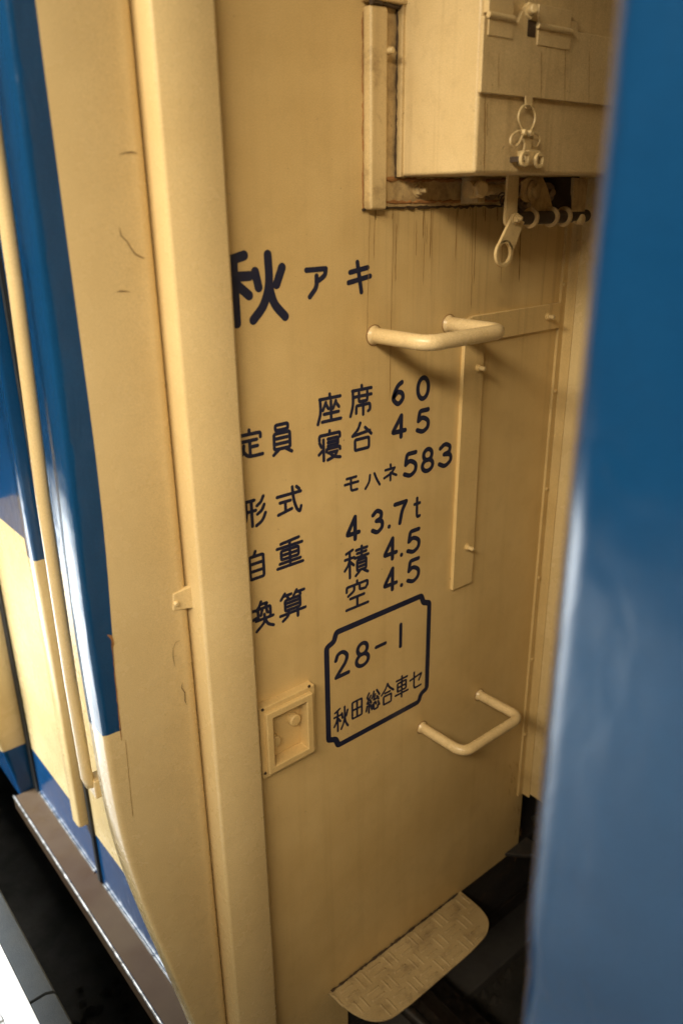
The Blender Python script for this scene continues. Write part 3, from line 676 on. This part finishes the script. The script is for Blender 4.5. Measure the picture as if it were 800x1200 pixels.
# ------------------------------------------------------------------ lettering
G = {
 '秋': "42,5 10,14;4,33 48,33;27,12 27,97;~27,36 18,55 4,72;28,42 46,60;56,28 60,50;95,25 86,48;~75,6 75,45 66,75 50,95;~75,50 82,75 97,95",
 'ア': "8,12 90,12;~90,12 84,32 60,46;~50,32 47,66 20,95",
 'キ': "12,33 85,22;5,65 95,50;42,3 58,98",
 '定': "50,2 50,14;10,32 10,16 90,16 90,32;24,38 76,38;50,38 50,88;50,60 78,60;~28,52 24,75 6,95;~26,72 40,88 60,92 95,92",
 '員': "25,5 75,5 75,22 25,22 25,5;18,32 82,32 82,82 18,82 18,32;18,48 82,48;18,65 82,65;36,84 14,98;64,84 88,98",
 '座': "52,2 52,14;12,15 94,15;~14,15 14,60 3,96;36,28 24,52;36,34 46,50;76,28 64,52;76,34 88,50;56,26 56,90;28,66 86,66;20,91 95,91",
 '席': "52,2 52,14;12,15 94,15;~14,15 14,60 3,96;22,36 94,36;40,25 40,54 76,54 76,25;28,90 28,66 88,66 88,86 80,90;58,56 58,98",
 '寝': "50,2 50,12;8,28 8,13 92,13 92,28;24,28 24,97;8,36 15,50;5,74 24,60;42,28 84,28 84,52 42,52;42,40 84,40;36,70 36,61 92,61 92,70;44,75 80,75;~80,75 68,90 40,98;~50,77 66,90 92,98",
 '台': "~44,4 34,24 14,42;12,43 84,36;64,22 90,48;22,58 80,58 80,94 22,94 22,58",
 '形': "8,12 54,12;4,46 58,46;~20,12 20,60 6,95;42,12 42,95;~90,6 80,22 64,32;~92,34 82,50 64,60;~96,62 82,84 58,97",
 '式': "4,26 94,26;14,48 54,48;34,48 34,82;6,88 58,78;~62,4 66,45 76,80 88,94 94,78;78,6 88,16",
 'モ': "18,14 82,14;5,46 95,46;46,14 46,80 52,90 88,90",
 'ハ': "~34,15 28,55 6,90;~62,12 76,50 96,90",
 'ネ': "50,2 52,18;14,28 80,28;~80,28 55,55 6,75;50,52 50,98;62,58 92,76",
 '自': "46,2 38,16;14,18 86,18 86,95 14,95 14,18;14,43 86,43;14,69 86,69",
 '重': "84,4 18,10;4,24 96,24;18,36 82,36 82,66 18,66 18,36;18,51 82,51;50,8 50,92;12,79 88,79;3,94 97,94",
 '積': "34,6 8,13;3,32 40,32;22,11 22,97;~22,36 14,54 2,68;24,44 38,58;48,12 94,12;52,24 90,24;43,37 99,37;71,3 71,37;52,47 90,47 90,82 52,82 52,47;52,58 90,58;52,70 90,70;62,86 46,97;80,86 97,97",
 '換': "3,26 36,26;20,4 20,90 12,94;2,64 38,52;~58,3 52,16 40,28;56,12 80,12 72,25;46,56 46,26 90,26 90,56;62,28 56,48;76,28 78,44 84,46;38,62 99,62;~68,48 66,74 38,97;~70,66 80,84 99,96",
 '算': "22,2 8,20;20,10 46,10;30,12 34,22;66,2 54,20;64,10 94,10;76,12 80,22;22,27 78,27 78,65 22,65 22,27;22,39 78,39;22,52 78,52;3,77 97,77;~34,66 32,84 12,98;68,66 68,98",
 '空': "50,2 50,13;8,30 8,14 92,14 92,30;~38,18 36,34 14,46;60,18 60,36 86,38 88,32;22,58 78,58;50,58 50,92;6,94 94,94",
 '田': "12,10 88,10 88,92 12,92 12,10;50,10 50,92;12,50 88,50",
 '総': "24,3 10,22 24,36;36,18 8,50 38,48;30,38 40,54;23,50 23,97;10,62 4,84;33,62 40,80;~58,6 52,24 44,34;78,4 98,32;68,22 54,46 90,44;80,34 92,52;48,66 44,88;~58,60 58,90 84,92 86,80;68,58 74,70;88,62 98,82",
 '合': "~50,3 35,24 4,46;~50,3 66,24 97,46;30,44 70,44;20,58 80,58 80,96 20,96 20,58",
 '車': "10,14 90,14;18,28 82,28 82,66 18,66 18,28;18,47 82,47;50,2 50,98;3,80 97,80",
 'セ': "4,40 92,28 72,58;34,8 34,80 42,90 88,88",
 '0': "o50,50 40,46", '8': "o50,27 32,23;o50,73 40,24",
 '1': "50,2 50,98", '-': "4,50 96,50", '.': "50,50 50.5,50",
 '2': "~10,26 24,7 56,3 84,22 74,48 38,74 10,94;10,95 94,95",
 '3': "~14,16 46,3 80,16 76,38 42,46;~42,46 84,54 88,80 50,97 10,84",
 '4': "68,3 8,72 96,72;68,3 68,97",
 '5': "86,4 26,4 17,46;~17,46 48,36 86,54 84,82 50,97 10,86",
 '6': "~76,6 44,20 16,56 16,78 50,97 84,78 78,54 46,46 18,62",
 '7': "8,4 92,4;~92,4 62,45 46,97",
 't': "45,4 45,84 56,95 84,92;12,30 82,30",
}
def stroke(b, pts, hw, y):
    """flat round-ended ribbon in the wall plane; pts are (x, z)"""
    P = [Vector((p[0], p[1])) for p in pts]
    Q_ = [P[0]]
    for p in P[1:]:
        if (p - Q_[-1]).length > 1e-5: Q_.append(p)
    P = Q_
    if len(P) < 2: P.append(P[0] + Vector((1e-4, 0)))
    closed = (P[0] - P[-1]).length < 1e-4 and len(P) > 3
    if closed: P = P[:-1]
    n = len(P); Lf, Rt = [], []
    for i in range(n):
        a = P[(i - 1) % n] if (closed or i > 0) else None; c = P[(i + 1) % n] if (closed or i < n - 1) else None
        d1 = (P[i] - a).normalized() if a is not None else None; d2 = (c - P[i]).normalized() if c is not None else None
        d1 = d1 or d2; d2 = d2 or d1
        t = (d1 + d2); t = t.normalized() if t.length > 1e-6 else d1
        nrm = Vector((-t.y, t.x)); k = hw / max(0.55, nrm.dot(Vector((-d1.y, d1.x))))
        Lf.append(P[i] + nrm * k); Rt.append(P[i] - nrm * k)
    n0 = len(b.v)
    for l, r in zip(Lf, Rt): b.v += [Vector((l.x, y, l.y)), Vector((r.x, y, r.y))]
    for i in range(n if closed else n - 1):
        j = (i + 1) % n; b.face((n0 + 2 * i, n0 + 2 * j, n0 + 2 * j + 1, n0 + 2 * i + 1))
    if not closed:
        for e, d in ((0, (P[0] - P[1]).normalized()), (n - 1, (P[-1] - P[-2]).normalized())):
            nr = Vector((-d.y, d.x)); ring = []
            for k in range(9):
                a = -math.pi / 2 + math.pi * k / 8; q = P[e] + (d * math.cos(a) + nr * math.sin(a)) * hw; ring.append(Vector((q.x, y, q.y)))
            m0 = len(b.v); b.v += ring; b.face(range(m0, m0 + 9))
def rounded(P, r, n=4):
    V3 = [Vector((p[0], p[1], 0)) for p in P]
    closed = (V3[0] - V3[-1]).length < 1e-6 and len(V3) > 3
    if closed:
        mid = (V3[0] + V3[1]) / 2; V3 = [mid] + V3[1:-1] + [V3[0], mid]
    return [(v.x, v.y) for v in fillet(V3, r, n)]
def glyph(ch, l, r, t, bt, sw, parent, name='painted_character', squeeze=0):
    """l, r: left/right pixel at mid height; t, bt: top/bottom pixel at mid width"""
    cy, cxp = (t + bt) / 2, (l + r) / 2
    x0, x1 = onY(l, cy).x, onY(r, cy).x; z1, z0 = onY(cxp, t).z, onY(cxp, bt).z
    hw = sw / 2; b = MB()
    # measured box is the ink extent: keep the stroke width inside it
    fx = lambda u: x0 + hw + (x1 - x0 - sw) * (u - 3) / 94 ; fz_ = lambda v: z1 - hw + (z0 - z1 + sw) * (v - 3) / 94
    if ch == '.': fx = lambda u: (x0 + x1) / 2 + (u - 50) * 1e-4; fz_ = lambda v: (z0 + z1) / 2
    if ch == '1': fx = lambda u: (x0 + x1) / 2
    if ch == '-': fz_ = lambda v: (z0 + z1) / 2
    for i, s in enumerate(G[ch].split(';')):
        y = WY - .0005 - i * 2.5e-5
        if s[0] == 'o':
            (cx, cy_), (rx, ry) = [tuple(map(float, q.split(','))) for q in s[1:].split()]
            pts = [(fx(cx + rx * math.cos(a)), fz_(cy_ + ry * math.sin(a))) for a in [2 * math.pi * k / 28 for k in range(29)]]
        else:
            raw = [tuple(map(float, q.split(','))) for q in s.lstrip('~').split()]
            pts = [(fx(u), fz_(v)) for u, v in raw]
            if s[0] == '~': pts = [(v.x, v.y) for v in smooth_path([(p[0], p[1], 0) for p in pts], 7)]
            elif len(pts) > 2: pts = rounded(pts, sw * .55)
        stroke(b, pts, hw, y)
    return b.build(name, 'navy', parent, smooth=0, fix=False)
def text(rows, sw, parent):
    for ch, l, r, t, bt in rows: glyph(ch, l, r, t, bt, sw, parent)
text([('秋', 249, 337, 291, 383)], .0155, end_wall)
text([('ア', 355, 386, 309, 351), ('キ', 405, 436, 304, 345)], .0090, end_wall)
text([('座', 370, 401, 460, 497), ('席', 408.5, 437, 450, 487.5), ('定', 275, 309.5, 502, 539), ('員', 314.5, 345.5, 494, 533), ('寝', 371, 401, 503, 540), ('台', 408.5, 438, 493, 529),
      ('形', 281, 313, 581, 619), ('式', 322.5, 355, 569, 605), ('自', 288, 313, 644, 680), ('重', 322.5, 356, 630, 665), ('積', 402.5, 432, 640, 676), ('空', 403, 433, 679, 713),
      ('換', 286, 321, 704, 741), ('算', 326, 359, 691, 725)], .0066, end_wall)
text([('モ', 402, 421, 556, 578), ('ハ', 426, 446, 552, 573), ('ネ', 448, 466, 543, 564)], .0058, end_wall)
text([('6', 457, 475.5, 445, 476), ('0', 486, 504.5, 439.5, 470), ('4', 456.5, 476.5, 485, 515), ('5', 485.5, 504.5, 478, 508),
      ('5', 470.5, 490, 528.5, 559.5), ('8', 491.5, 509.5, 523.5, 554), ('3', 511.5, 530.5, 518, 548),
      ('4', 403, 422.5, 604, 635), ('3', 433, 450.5, 596, 626), ('.', 452, 459, 612, 622), ('7', 459.5, 478, 586.5, 615),
      ('4', 447, 466, 629.5, 658), ('.', 467, 473, 645, 655), ('5', 474.5, 493.5, 619, 648.5), ('4', 447, 466, 665, 694), ('.', 467, 473, 680.5, 690.5), ('5', 474.5, 493, 653.5, 683)], .0098, end_wall)
text([('t', 483, 494, 581.5, 608)], .0074, end_wall)
# framed inspection mark
fx0, fx1, fz0, fz1, nt = onY(383.5, 810).x, onY(501, 757).x, -1.099, -.820, .026
b = MB(); c = []
for (cx, cz, a, bb) in ((fx0, fz1, (nt, 0), (0, -nt)), (fx0, fz0, (0, nt), (nt, 0)), (fx1, fz0, (-nt, 0), (0, nt)), (fx1, fz1, (0, -nt), (-nt, 0))):
    p0 = (cx + a[0], cz + a[1]); p1 = (cx + bb[0], cz + bb[1]); mx = (a[0] + bb[0]); mz = (a[1] + bb[1])
    c += [p0, (cx + mx * .74, cz + mz * .74), p1]
c.append(c[0])
stroke(b, rounded(c, .006, 3), .0068, WY - .0005)
mark = b.build('inspection_mark', 'navy', car, smooth=0, fix=False, label='dark blue frame with notched corners around 28-1 and small characters')
text([('2', 390, 410.5, 762, 794), ('8', 414, 434.5, 751, 782), ('1', 465, 473, 730, 759)], .0096, mark)
text([('-', 438.5, 453, 751, 761)], .0086, mark)
text([('秋', 390, 408.5, 828, 856), ('田', 410, 426, 818, 842), ('総', 427.5, 445, 809, 834), ('合', 445.5, 461.5, 800, 825), ('車', 462, 478.5, 791.5, 817), ('セ', 479, 495, 784.5, 808)], .0055, mark)

# ------------------------------------------------------------------ the next carriage, close on the right
nxt = empty('train_carriage', (1.85, -4, -2.65), 'glossy blue corner of the next train carriage, close and out of focus on the right', 'train carriage')
NY = 0.287
def near_profile(z):
    E, R = sect(z); R = .413 if z > -.58 else R + .032; c = [(2.6, NY), (R + .09, NY), (R + .05, NY)]
    for k in range(11):
        a = math.radians(90 * k / 10); rr = .030; c.append((R + rr - rr * math.sin(a), NY - rr + rr * math.cos(a)))
    c += [(R - .001, NY - .3), (R - .001, NY - 2), (R - .001, NY - 6)]
    return c
rows = [[(x, y, z) for x, y in near_profile(z)] for z in ZS]
def nmat(i, j):
    zm = (ZS[i] + ZS[i + 1]) / 2
    return 1 if ((zm > BAND or zm < SKIRT) and j >= 2) else 0
sheet(rows, nmat, 'body_side', ['cream', 'blue'], nxt, smooth=50)
b = MB(); b.box((.62, NY - 6, -1.93), (3.50, NY - .01, -1.895)); b.box((.46, NY - 6, 1.2), (3.50, NY - .01, 1.26)); b.box((3.45, NY - 6, -1.895), (3.50, NY - .01, 1.2)); b.build('body_shell', 'blue', nxt, smooth=0)
b = MB().box((GX, NY + .001, -1.60), (GX + .80, NY + .14, 1.2)); b.build('gangway_frame', 'cream', nxt, bevel=.003)
bel = MB()
for k in range(9):
    y0 = NY + .142 + k * .027
    bel.box((GX + .02, y0, -1.58), (GX + .80, y0 + .016, 1.1)); bel.box((GX + .045, y0 + .016, -1.56), (GX + .77, y0 + .027, 1.08))
bel.build('gangway_bellows', 'rubber', nxt, bevel=.004)
